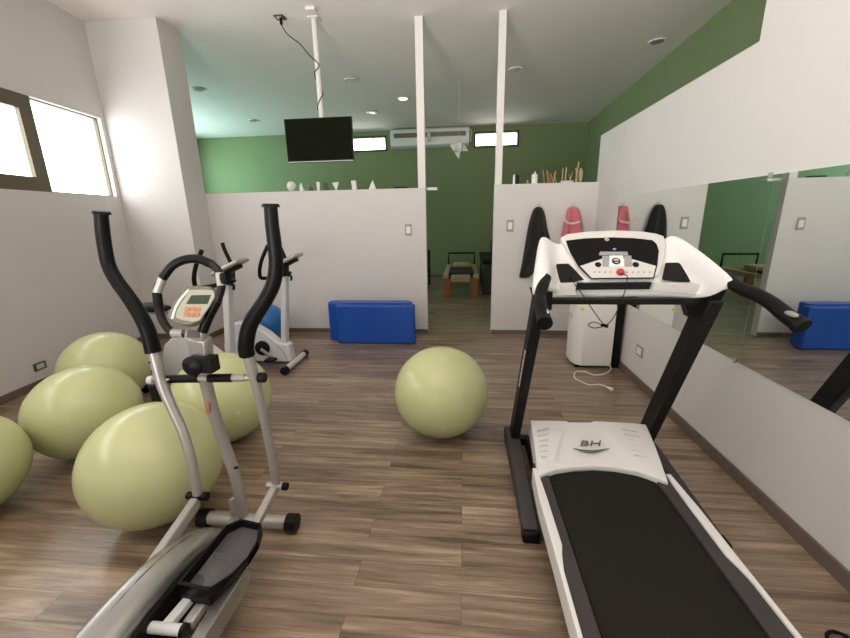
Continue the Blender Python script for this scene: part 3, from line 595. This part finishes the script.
# handles
hr = [(726, 279, 1.77), (740, 288, 1.70), (757, 295, 1.62), (771, 303, 1.55), (786, 315, 1.48), (800, 325, 1.43)]
hr = [at(x, y, Y=Y_) for x, y, Y_ in hr]
h1 = tb(MB().tube([hr[0]]+hr[1:], [.025, .026, .026, .027, .028, .028], 18, smooth=5), 'handle', 'foam')
d_ = (hr[-1]-hr[-2]).normalized(); tb(MB().tube([hr[-1]-d_*.006, hr[-1]+d_*.012], .031, 20), 'handle_cap', 'black', h1)
tb(MB().ball(at(791.5, 314, Y=1.435), .008, .03, .010, 16, 10), 'pulse_sensor', 'khaki', h1)
hl = [at(x, y, Y=Y_) for x, y, Y_ in ((546, 278, 1.80), (542.5, 287, 1.73), (540, 297, 1.68), (540.5, 306, 1.62), (543, 315, 1.56), (544.5, 322, 1.51))]
h2 = tb(MB().tube(hl, [.024, .026, .026, .027, .028, .029], 18, smooth=5), 'handle', 'foam')
d_ = (hl[-1]-hl[-2]).normalized(); tb(MB().tube([hl[-1]-d_*.006, hl[-1]+d_*.012], .031, 20), 'handle_cap', 'black', h2)
tb(MB().ball(at(547, 312, Y=1.545), .007, .03, .012, 16, 10), 'pulse_sensor', 'chrome', h2)
# safety cord with clip
cd = [at(x, y, Y=Y_) for x, y, Y_ in ((621, 273, 1.93), (627, 276, 1.90), (627, 281, 1.865), (625, 291, 1.845), (618, 309, 1.85), (611, 321, 1.85), (604, 326, 1.85), (594, 328, 1.85), (588, 325, 1.85), (594, 322, 1.85), (603, 325, 1.85), (597, 316, 1.85), (588, 303, 1.84), (580, 291, 1.85), (574, 283, 1.87), (570, 277, 1.93))]
sc = tb(MB().tube(cd, .0022, 8, smooth=5), 'safety_cord', 'black'); c_ = at(604.5, 325.5, Y=1.845)
tb(MB().obox(c_, (.016, 0, -.005), (0, .006, 0), (.003, 0, .007)), 'clip', 'black', sc, bevel=.002)
# ================================================================== ELLIPTICAL TRAINER
E_ = root('elliptical_trainer', (-1.10, 1.1, 0), 'silver elliptical trainer with tall black arm grips and round console', 'elliptical trainer')
def eb(mb, n, m, par=None, **k): return build(mb, n, m, par or E_, **k)
st = eb(MB().tube([(-1.31, 1.52, .045), (-.845, 1.52, .045)], .032, 20), 'front_stabilizer', 'silver')
for x in (-1.325, -.865): eb(MB().tube([(x, 1.52, .045), (x+.05, 1.52, .045)], .044, 20), 'stabilizer_cap', 'black', st)
mast = [at(x, y, Y=Y_) for x, y, Y_ in ((242, 514, 1.515), (240, 497, 1.515), (236, 478, 1.513), (228, 455, 1.51), (219, 430, 1.50), (211.5, 405, 1.49), (206.5, 385, 1.48), (203, 365, 1.46))]
eb(MB().tube(mast, .0265, 20, smooth=5), 'mast', 'silver')
m1 = [at(x, y, Y=Y_) for x, y, Y_ in ((203.5, 372, 1.468), (201, 352, 1.455), (199.5, 337, 1.445), (199, 326, 1.44))]
eb(MB().beam(m1[0], m1[2], .085, .055, up=(0, -1, 0)).beam(m1[1], m1[3], .06, .045, up=(0, -1, 0)), 'upper_post', 'silver', bevel=.01)
p = at(207.5, 408, Y=1.455); eb(MB().obox(p, (.008, 0, -.002), (0, .002, 0), (.004, 0, .026)), 'warning_sticker', 'orange')
eb(MB().tube([at(234.5, 468, Y=1.48), at(237.5, 467.5, Y=1.48)], .006, 8), 'bolt', 'black')
# lower brace plate beside the mast foot
eb(MB().beam(at(236, 515, Y=1.50), at(234, 497, Y=1.505), .02, .05), 'brace', 'silver', bevel=.004)
# axle, hub
ax0, ax1 = at(152, 379.5, Y=1.44), at(262, 377.5, Y=1.455)
axl = eb(MB().tube([ax0, ax1], .013, 14), 'axle', 'silver')
for (a, b) in ((166, 199), (209, 232)): eb(MB().tube([at(a, 379.2-(a-155)*.018, Y=1.448), at(b, 379.2-(b-155)*.018, Y=1.448)], .0185, 14), 'foam_sleeve', 'foam', axl)
eb(MB().tube([at(232, 377.8, Y=1.453), at(245, 377.6, Y=1.453)], .017, 14), 'collar', 'silver', axl)
eb(MB().tube([at(259, 377.5, Y=1.455), at(265, 377.5, Y=1.455)], .022, 14), 'axle_cap', 'black', axl)
eb(MB().tube([at(149, 380, Y=1.44), at(154, 380, Y=1.44)], .018, 14), 'axle_cap', 'cream', axl)
kn = at(193, 366, Y=1.40); eb(MB().lathe([(.0, -.02), (.030, -.018), (.043, -.008), (.043, .01), (.03, .03)], kn, 24, 'Y').box(kn.x, kn.x+.085, kn.y-.005, kn.y+.05, kn.z-.03, kn.z+.036), 'tension_knob', 'black')
# arms
def arm(gp, gr, sp, sr, flip):
    g = eb(MB().tube([at(*q[:2], Y=q[2]) for q in sp], sr, 16, smooth=5), 'arm_tube', 'silver')
    G = [at(*q[:2], Y=q[2]) for q in gp]
    h = eb(MB().tube(G, gr, 18, smooth=5), 'arm_grip', 'foam', g)
    d = (G[0]-G[1]).normalized(); eb(MB().tube([G[0]-d*.004, G[0]+d*.008], [gr[0]*1.38, gr[0]*1.25], 20), 'grip_cap', 'black', g)
    return g
ga = arm([(101, 213, 1.50), (102.5, 230, 1.50), (105, 248, 1.495), (109, 266, 1.49), (117, 281, 1.48), (128, 296, 1.47), (139, 313, 1.46), (148, 331, 1.45), (153.5, 352, 1.445)], [.025, .026, .026, .026, .027, .028, .029, .030, .032],
    [(152, 346, 1.446), (157, 364, 1.44), (163, 386, 1.43), (172, 408, 1.415), (182, 430, 1.40), (190, 455, 1.385), (195, 478, 1.375), (198, 494, 1.37)], [.02, .024, .024, .021, .021, .021, .021, .021], 0)
gb = arm([(270.5, 206, 1.41), (272, 224, 1.41), (274.5, 244, 1.412), (276, 264, 1.416), (273.5, 283, 1.42), (266, 299, 1.425), (257, 313, 1.43), (249, 328, 1.435), (246, 346, 1.44), (247, 355, 1.445)], [.024, .025, .026, .027, .028, .029, .030, .031, .032, .032],
    [(246.5, 348, 1.442), (250, 362, 1.448), (256, 384, 1.46), (262, 408, 1.475), (267, 432, 1.49), (272, 458, 1.505), (276, 482, 1.52)], [.02, .023, .022, .020, .020, .020, .020], 0)
# bolts up the left arm's bracket
for k in range(3): eb(MB().tube([at(152+2.5*k, 362+9*k, Y=1.425), at(149.5+2.5*k, 362.5+9*k, Y=1.425)], .006, 8), 'bolt', 'black', ga)
# bracket under the left axle end
p = at(158, 388, Y=1.45); eb(MB().box(p.x-.03, p.x+.025, p.y-.02, p.y+.03, p.z-.06, p.z+.02), 'arm_bracket', 'black', ga, bevel=.006)
# lower pivots and rails
pr_ = at(277, 486, Y=1.52); pl_ = at(198, 496, Y=1.37)
eb(MB().tube([pr_-Vector((.05, 0, 0)), pr_+Vector((.045, 0, 0))], .017, 14), 'pivot_sleeve', 'silver', gb); eb(MB().tube([pr_+Vector((.03, 0, 0)), pr_+Vector((.052, 0, 0))], .019, 12), 'pivot_cap', 'black', gb)
eb(MB().tube([pl_-Vector((.05, 0, 0)), pl_+Vector((.04, 0, 0))], .017, 14), 'pivot_sleeve', 'black', ga); eb(MB().tube([pl_+Vector((.025, 0, 0)), pl_+Vector((.045, 0, 0))], .020, 12), 'pivot_cap', 'black', ga)
rb = eb(MB().beam(pr_+Vector((-.01, -.005, -.01)), Vector((-.915, 1.31, .185)), .036, .036).beam(Vector((-.915, 1.33, .178)), Vector((-.93, .92, .165)), .036, .036), 'pedal_rail', 'silver', bevel=.006)
lb = eb(MB().beam(pl_+Vector((-.005, -.01, -.02)), Vector((-1.19, .60, .10)), .036, .05), 'pedal_rail', 'silver', bevel=.006)
# pedals
def pedal(cx, par, y0=.985, y1=1.30, zt=.235, mir=1):
    inner = cx-.065*mir; L = y1-y0; out = [(inner, y0), (inner+mir*.125, y0-.012), (inner+mir*.150, y0+.25*L), (inner+mir*.168, y0+.5*L), (inner+mir*.168, y0+.75*L), (inner+mir*.148, y1-.01), (inner+mir*.05, y1+.004), (inner+mir*.008, y1-.04)]
    tray_ = build(MB().prism([Vector((x, y, zt-.012+(.0 if y > y0+.05 else 0))) for x, y in out], (0, 0, -.028)), 'pedal', 'pedal', par, bevel=.004)
    P = [Vector((x, y, 0)) for x, y in out]; cen = sum(P, Vector())/len(P); mb = MB(); n = len(P)
    hh = [.040, .036, .006, .004, .008, .028, .032, .036]
    for i in range(n):
        a, b = P[i], P[(i+1) % n]; ai = a.lerp(cen, .07); bi = b.lerp(cen, .07); z0 = zt-.042
        ha, hb = hh[i], hh[(i+1) % n]
        mb.add([a+Vector((0, 0, z0)), b+Vector((0, 0, z0)), bi+Vector((0, 0, z0)), ai+Vector((0, 0, z0)), a+Vector((0, 0, zt+ha-.01)), b+Vector((0, 0, zt+hb-.01)), bi+Vector((0, 0, zt+hb-.01)), ai+Vector((0, 0, zt+ha-.01))],
               [(0, 3, 2, 1), (4, 5, 6, 7), (0, 1, 5, 4), (1, 2, 6, 5), (2, 3, 7, 6), (3, 0, 4, 7)])
    build(mb, 'pedal_rim', 'black', tray_)
    mb = MB()
    for k in range(17):   # fan of grip ribs
        t = R(6+k*5.2); o = Vector((inner+mir*.02, y0+.025, zt-.010)); d = Vector((mir*math.cos(t), math.sin(t), 0)); l = min(.15, .118/max(.2, abs(math.cos(t))))
        mb.beam(o+d*.05, o+d*l, .0035, .006)
    build(mb, 'grip_ribs', 'ribg', tray_)
pedal(-.935, E_); pedal(-1.30, E_, y0=.36, y1=.715, zt=.13, mir=-1)
# shroud: arched silver housing lofted along the machine
prof = [(1.40, .05, .05), (1.385, .11, .055), (1.33, .165, .07), (1.24, .215, .08), (1.14, .25, .083), (1.03, .278, .085), (.93, .275, .086), (.84, .262, .088), (.72, .30, .09), (.58, .34, .09), (.44, .34, .09), (.30, .27, .085), (.22, .14, .07), (.20, .05, .05)]
prof = [(1.375, .05, .040), (1.365, .13, .045), (1.33, .178, .055), (1.27, .212, .064), (1.20, .240, .070), (1.10, .268, .074), (1.0, .284, .077), (.9, .287, .080), (.8, .282, .082), (.68, .272, .085), (.55, .26, .088), (.42, .24, .088), (.30, .20, .085), (.22, .12, .07), (.20, .05, .05)]
rows = []
for (y, z, hw) in prof:
    cx = -1.125; row = []
    for k in range(17):
        t = -1+2*k/16; a = t*math.pi/2
        row.append(Vector((cx+hw*math.copysign(abs(math.sin(a))**.75, a), y, .03+(z-.03)*(1-.32*abs(t)**3.5) if abs(t) < .99 else .03)))
    rows.append(row)
sh = eb(MB().grid(rows, closed=False), 'flywheel_shroud', 'shell', angle=60, subsurf=1)
seam = [Vector((-1.115+.02*(i/8), 1.25-.40*i/8, .0)) for i in range(9)]
def shz(y):
    for (a, b) in zip(prof, prof[1:]):
        if a[0] >= y >= b[0]: t = (a[0]-y)/(a[0]-b[0]); return a[1]*(1-t)+b[1]*t
    return .05
eb(MB().tube([Vector((-1.135+.0*i, 1.24-.42*i/10, shz(1.24-.42*i/10)-.0035)) for i in range(11)], .0032, 8), 'shroud_seam', 'black', sh)
eb(MB().box(-1.235, -1.045, .22, 1.32, .02, .12), 'base_frame', 'black', bevel=.01)
eb(MB().prism([Vector((-1.075, y, z)) for y, z in ((1.33, .03), (1.33, .12), (1.2, .19), (1.05, .225), (.9, .235), (.7, .22), (.5, .20), (.3, .14), (.25, .03))], (.045, 0, 0)), 'side_panel', 'black', bevel=.006)
eb(MB().tube([(-1.37, .16, .045), (-.90, .16, .045)], .032, 18), 'rear_stabilizer', 'silver')
eb(MB().box(-1.15, -1.12, 1.3, 1.52, .03, .07), 'main_beam', 'silver', bevel=.004)
# crank on the right side
eb(MB().tube([(-1.05, .885, .195), (-.91, .885, .195)], .018, 16), 'crank_pin', 'whitesteel'); eb(MB().tube([(-.918, .885, .195), (-.904, .885, .195)], .021, 16), 'crank_cap', 'black')
eb(MB().tube([(-1.07, .885, .195), (-1.045, .885, .195)], .034, 16), 'crank_boss', 'black')
eb(MB().beam((-.985, .885, .19), (-.965, 1.06, .19), .035, .028), 'crank_link', 'whitesteel', bevel=.005)
eb(MB().beam((-.885, .55, .10), (-.875, 1.17, .12), .05, .09), 'side_rail', 'shell', bevel=.006)
# loop handlebar
lp = [(184, 333.5), (173, 333), (164, 323), (159, 309), (157, 293), (162.5, 278), (172, 266), (184, 260), (198, 259), (211, 264), (219.5, 273), (221.5, 286), (217, 301), (209, 316), (202.5, 332)]
def lpY(py): return 1.375+(335-py)*.0010
L3 = [at(x, y, Y=lpY(y)) for x, y in lp]
lh = eb(MB().tube(L3, .0155, 16, smooth=6), 'loop_handlebar', 'blackm')
def seg(idx, r_, n, m): eb(MB().tube([L3[i] for i in idx], r_, 16, smooth=6), n, m, lh)
seg([3, 4], .017, 'pulse_sensor', 'foam'); seg([10, 11], .0165, 'pulse_sensor', 'silver'); seg([4, 5], .0165, 'pulse_sensor', 'silver'); seg([5, 6, 7, 8, 9], .0175, 'foam_cover', 'foam'); seg([12, 13, 14], .019, 'foam_cover', 'foam'); seg([0, 1], .018, 'bar_end', 'silver')
eb(MB().beam(L3[0], at(199, 334, Y=1.43), .03, .03), 'handlebar_clamp', 'silver', bevel=.004)
# console
def ec(px, py, o=0.0):
    c = at(196, 307, Y=1.375); n = Vector((.10, -.82, .56)).normalized(); return hit(px, py, c, n, o)
en = Vector((.10, -.82, .56)).normalized()
co = [(190, 289), (203, 288.5), (216, 289.5), (218, 297), (213, 306), (207, 315), (203, 323), (196, 327), (188, 327.5), (178, 325), (172.5, 321), (174, 314), (179, 304), (184.5, 296)]
ck = eb(MB().prism([ec(x, y, -.028) for x, y in co], en*.034), 'console_case', 'khakid', bevel=.008, seg=3)
ci = [(191, 290.5), (203, 290), (215, 291), (216, 297), (211, 306), (205.5, 314), (201, 321), (194, 322.5), (184, 321), (176.5, 318.5), (177.5, 312), (182, 304), (186.5, 297)]
eb(MB().prism([ec(x, y, .0) for x, y in ci], en*.0085), 'console_face', 'khaki', ck, bevel=.003)
eb(MB().prism([ec(x, y, .0085) for x, y in ((191.5, 295.5), (211, 295), (207.5, 304), (186.5, 304))], en*.002), 'console_screen', 'lcd', ck)
for (x, y) in ((187.5, 309.5), (193, 309.5), (198.5, 309.5), (186.5, 314.5), (192, 315), (197.5, 314.5)):
    eb(MB().prism([ec(x+dx, y+dy, .0085) for dx, dy in ((-2.2, -1.8), (2.4, -1.8), (1.9, 1.8), (-2.6, 1.8))], en*.003), 'console_button', 'orange', ck)
eb(MB().tube([ec(189, 290, .004), ec(182, 298, .004), ec(176, 308, .004), ec(172.5, 319, .004)], .006, 8, smooth=4), 'console_edge', 'white', ck)
# ================================================================== EXERCISE BIKES (facing the right, +X)
def make_bike():
    r = root('exercise_bike', (-1.86, 3.77, 0), '', 'exercise bike', 'exercise bikes behind the elliptical trainer')
    o = Vector((-1.86, 3.77, 0)); V = lambda x, y, z: o+Vector((x, y, z)); B = lambda mb, n, m, par=None, **k: build(mb, n, m, par or r, **k)
    B(MB().beam(V(-.005, 0, .20), V(.085, 0, .98), .058, .085, up=(0, 1, 0)), 'column', 'whitesteel', bevel=.012)
    hs = [(.05, .05), (.085, .07), (.065, .25), (-.055, .27), (-.16, .37), (-.28, .44), (-.38, .49), (-.50, .48), (-.60, .40), (-.66, .22), (-.66, .07), (-.62, .05)]
    h = B(MB().prism([V(x, -.06, z) for x, z in hs], (0, .12, 0)), 'housing', 'whitesteel', bevel=.022, seg=4)
    B(MB().tube([V(-.06, -.063, .235), V(0, -.063, .17), V(.04, -.063, .06)], .004, 6, smooth=4), 'housing_seam', 'grey', h)
    B(MB().box(o.x-.70, o.x+.07, o.y-.03, o.y+.03, .03, .075), 'base_beam', 'blackm', bevel=.005)
    cr = B(MB().lathe([(.0, -.095), (.05, -.095), (.075, -.085), (.078, -.06)], V(-.22, 0, .21), 26, 'Y'), 'crank_disc', 'black')
    B(MB().lathe([(.078, .06), (.075, .085), (.0, .09)], V(-.22, 0, .21), 26, 'Y'), 'crank_disc', 'black')
    for sg in (-1, 1):
        B(MB().beam(V(-.22, sg*.10, .21), V(-.22-.12*sg, sg*.10, .21+.10*sg), .015, .03), 'crank_arm', 'silver', cr, bevel=.003)
        B(MB().box(o.x-.22-.12*sg-.05, o.x-.22-.12*sg+.05, o.y+sg*.15-.045, o.y+sg*.15+.045, .195+.10*sg, .225+.10*sg), 'pedal', 'black', cr, bevel=.006)
    for x, l in ((.09, .25), (-.70, .22)):
        s_ = B(MB().tube([V(x, -l, .04), V(x, l, .04)], .030, 18), 'stabilizer', 'whitesteel')
        for y in (-l, l): B(MB().tube([V(x, y-.03, .04), V(x, y+.03, .04)], .038, 18), 'stabilizer_cap', 'black', s_)
    B(MB().tube([V(-.51, 0, .50), V(-.60, 0, .69)], .022, 14), 'seat_post', 'silver')
    B(MB().tube([V(-.545, -.01, .58), V(-.545, -.08, .58)], .016, 12), 'seat_knob', 'black')
    rows = []
    for (x, hw, zt, zb) in ((-.80, .06, .775, .735), (-.77, .105, .795, .715), (-.70, .115, .79, .70), (-.62, .08, .775, .70), (-.54, .035, .77, .715), (-.50, .016, .76, .73)):
        rows.append([V(x, hw*math.cos(2*math.pi*k/14), (zt+zb)/2+(zt-zb)/2*math.sin(2*math.pi*k/14)) for k in range(14)])
    sd = B(MB().grid(rows, closed=True), 'saddle', 'black', subsurf=1, angle=70)
    B(MB().box(o.x-.70, o.x-.56, o.y-.03, o.y+.03, .68, .71), 'saddle_clamp', 'silver', sd, bevel=.004)
    # console tilted towards the rider
    n = Vector((-.42, 0, .91)); e = Vector((.91, 0, .42)); c = V(.13, 0, 1.115)
    k_ = B(MB().obox(c, e*.14, Vector((0, .105, 0)), n*.018), 'console', 'silver', bevel=.016, seg=3)
    B(MB().obox(c+n*.019-e*.0, e*.10, Vector((0, .08, 0)), n*.001), 'console_screen', 'lcd', k_)
    B(MB().obox(c-n*.03+e*.03, e*.06, Vector((0, .04, 0)), n*.02), 'console_neck', 'black', k_, bevel=.006)
    B(MB().beam(V(.085, 0, .97), V(.105, 0, 1.08), .05, .05, up=(0, 1, 0)), 'neck_tube', 'black')
    # handlebar: U-bar with two upright prongs
    pts = [V(.07, -.25, 1.28), V(-.01, -.25, 1.14), V(-.05, -.24, 1.02), V(-.04, -.20, .965), V(.10, -.08, .98), V(.13, 0, .985), V(.10, .08, .98), V(.02, .20, .975), V(.0, .24, 1.05), V(-.02, .25, 1.13), V(-.06, .25, 1.25), V(-.07, .25, 1.31)]
    hb = B(MB().tube(pts, .0175, 14, smooth=5), 'handlebar', 'foam')
    B(MB().tube([V(.12, 0, .985), V(.06, 0, .99)], .03, 14), 'handlebar_clamp', 'black', hb)
    B(MB().tube([V(.14, -.05, .97), V(.17, -.05, .96), V(.165, -.05, .92)], .012, 10, smooth=4), 'tension_lever', 'black')
    B(MB().tube([V(.10, -.03, 1.09), V(.14, -.035, 1.05), V(.12, -.03, 1.01)], .003, 6, smooth=4), 'console_wire', 'black')
    return r
def copy_thing(o):
    c = o.copy(); COL.objects.link(c)
    def rec(src, dst):
        for ch in [q for q in COL.objects if q.parent == src]:
            d = ch.copy(); COL.objects.link(d); d.parent = dst; rec(ch, d)
    rec(o, c); return c
bk = make_bike(); bk['label'] = 'white upright exercise bike in front of the blue ball, nearer the partition'
b2 = copy_thing(bk); b2.location = (-2.17, 3.2, 0); b2['label'] = 'white upright exercise bike right behind the elliptical console, nearer the camera'
bk.location = (-1.875, 3.71, 0)
# small round black-rimmed object at the lower right edge of the floor
p = Vector((1.355, 1.165, 0)); build(MB().tube([p+Vector((.045*math.cos(a), .045*math.sin(a), .008)) for a in [i*math.pi/8 for i in range(17)]], .006, 8), 'rubber_ring', 'black', loc=p, label='thin black ring on the floor beside the treadmill belt', cat='ring')
# ================================================================== LIGHT
def area(name, loc, rot, sx, sy, power, col):
    l = bpy.data.lights.new(name, 'AREA'); l.shape = 'RECTANGLE'; l.size = sx; l.size_y = sy; l.energy = power; l.color = col
    o = bpy.data.objects.new(name, l); COL.objects.link(o); o.location = loc; o.rotation_euler = rot; o.visible_camera = True; return o
LK = 1.0
def aim(d): return Vector(d).to_track_quat('-Z', 'Y').to_euler()
area('daylight left', (-4.12, 1.58, 2.25), aim((1, .111, 0)), 6.25, 1.3, 175*LK, (1, .965, .95))
area('added fill behind', (-.9, NY-.45, 1.15), aim((.3, 1, 1)), 3.2, 1.6, 285*LK, (1, .925, .875)).data.spread = R(105)  # fill lamp added behind the camera, tilted up to brighten the front ceiling
area('daylight back room', (LX-.3, 7.95, 2.35), aim((1, 0, .12)), 3.0, 1.5, 240*LK, (.66, 1, .97))
area('daylight far left', (-2.4, BY+.45, 3.3), aim((0, -1, -.1)), 1.6, .7, 45*LK, (1, .98, .9))
area('daylight far right', (.74, BY+.45, 3.3), aim((0, -1, -.1)), 1.6, .7, 45*LK, (1, .98, .9))
w = bpy.data.worlds.new('World'); SC.world = w; w.use_nodes = True
w.node_tree.nodes['Background'].inputs[0].default_value = (.95, .97, 1, 1); w.node_tree.nodes['Background'].inputs[1].default_value = 1.0
# ================================================================== CAMERA
cam = bpy.data.cameras.new('Camera'); co_ = bpy.data.objects.new('Camera', cam); COL.objects.link(co_)
cam.sensor_width = 36; cam.lens = F/850*36; cam.clip_start = .02
r_ = Vector((VX.x, VY.x, VZ.x)); u_ = Vector((VX.y, VY.y, VZ.y)); f_ = Vector((VX.z, VY.z, VZ.z))
m = Matrix((r_, u_, -f_)).transposed().to_4x4(); m.translation = CAM; co_.matrix_world = m
SC.camera = co_
SC.view_settings.view_transform = 'Standard'; SC.view_settings.look = 'None'; SC.view_settings.gamma = 1; SC.view_settings.use_curve_mapping = False
SC.view_settings.exposure = -0.08
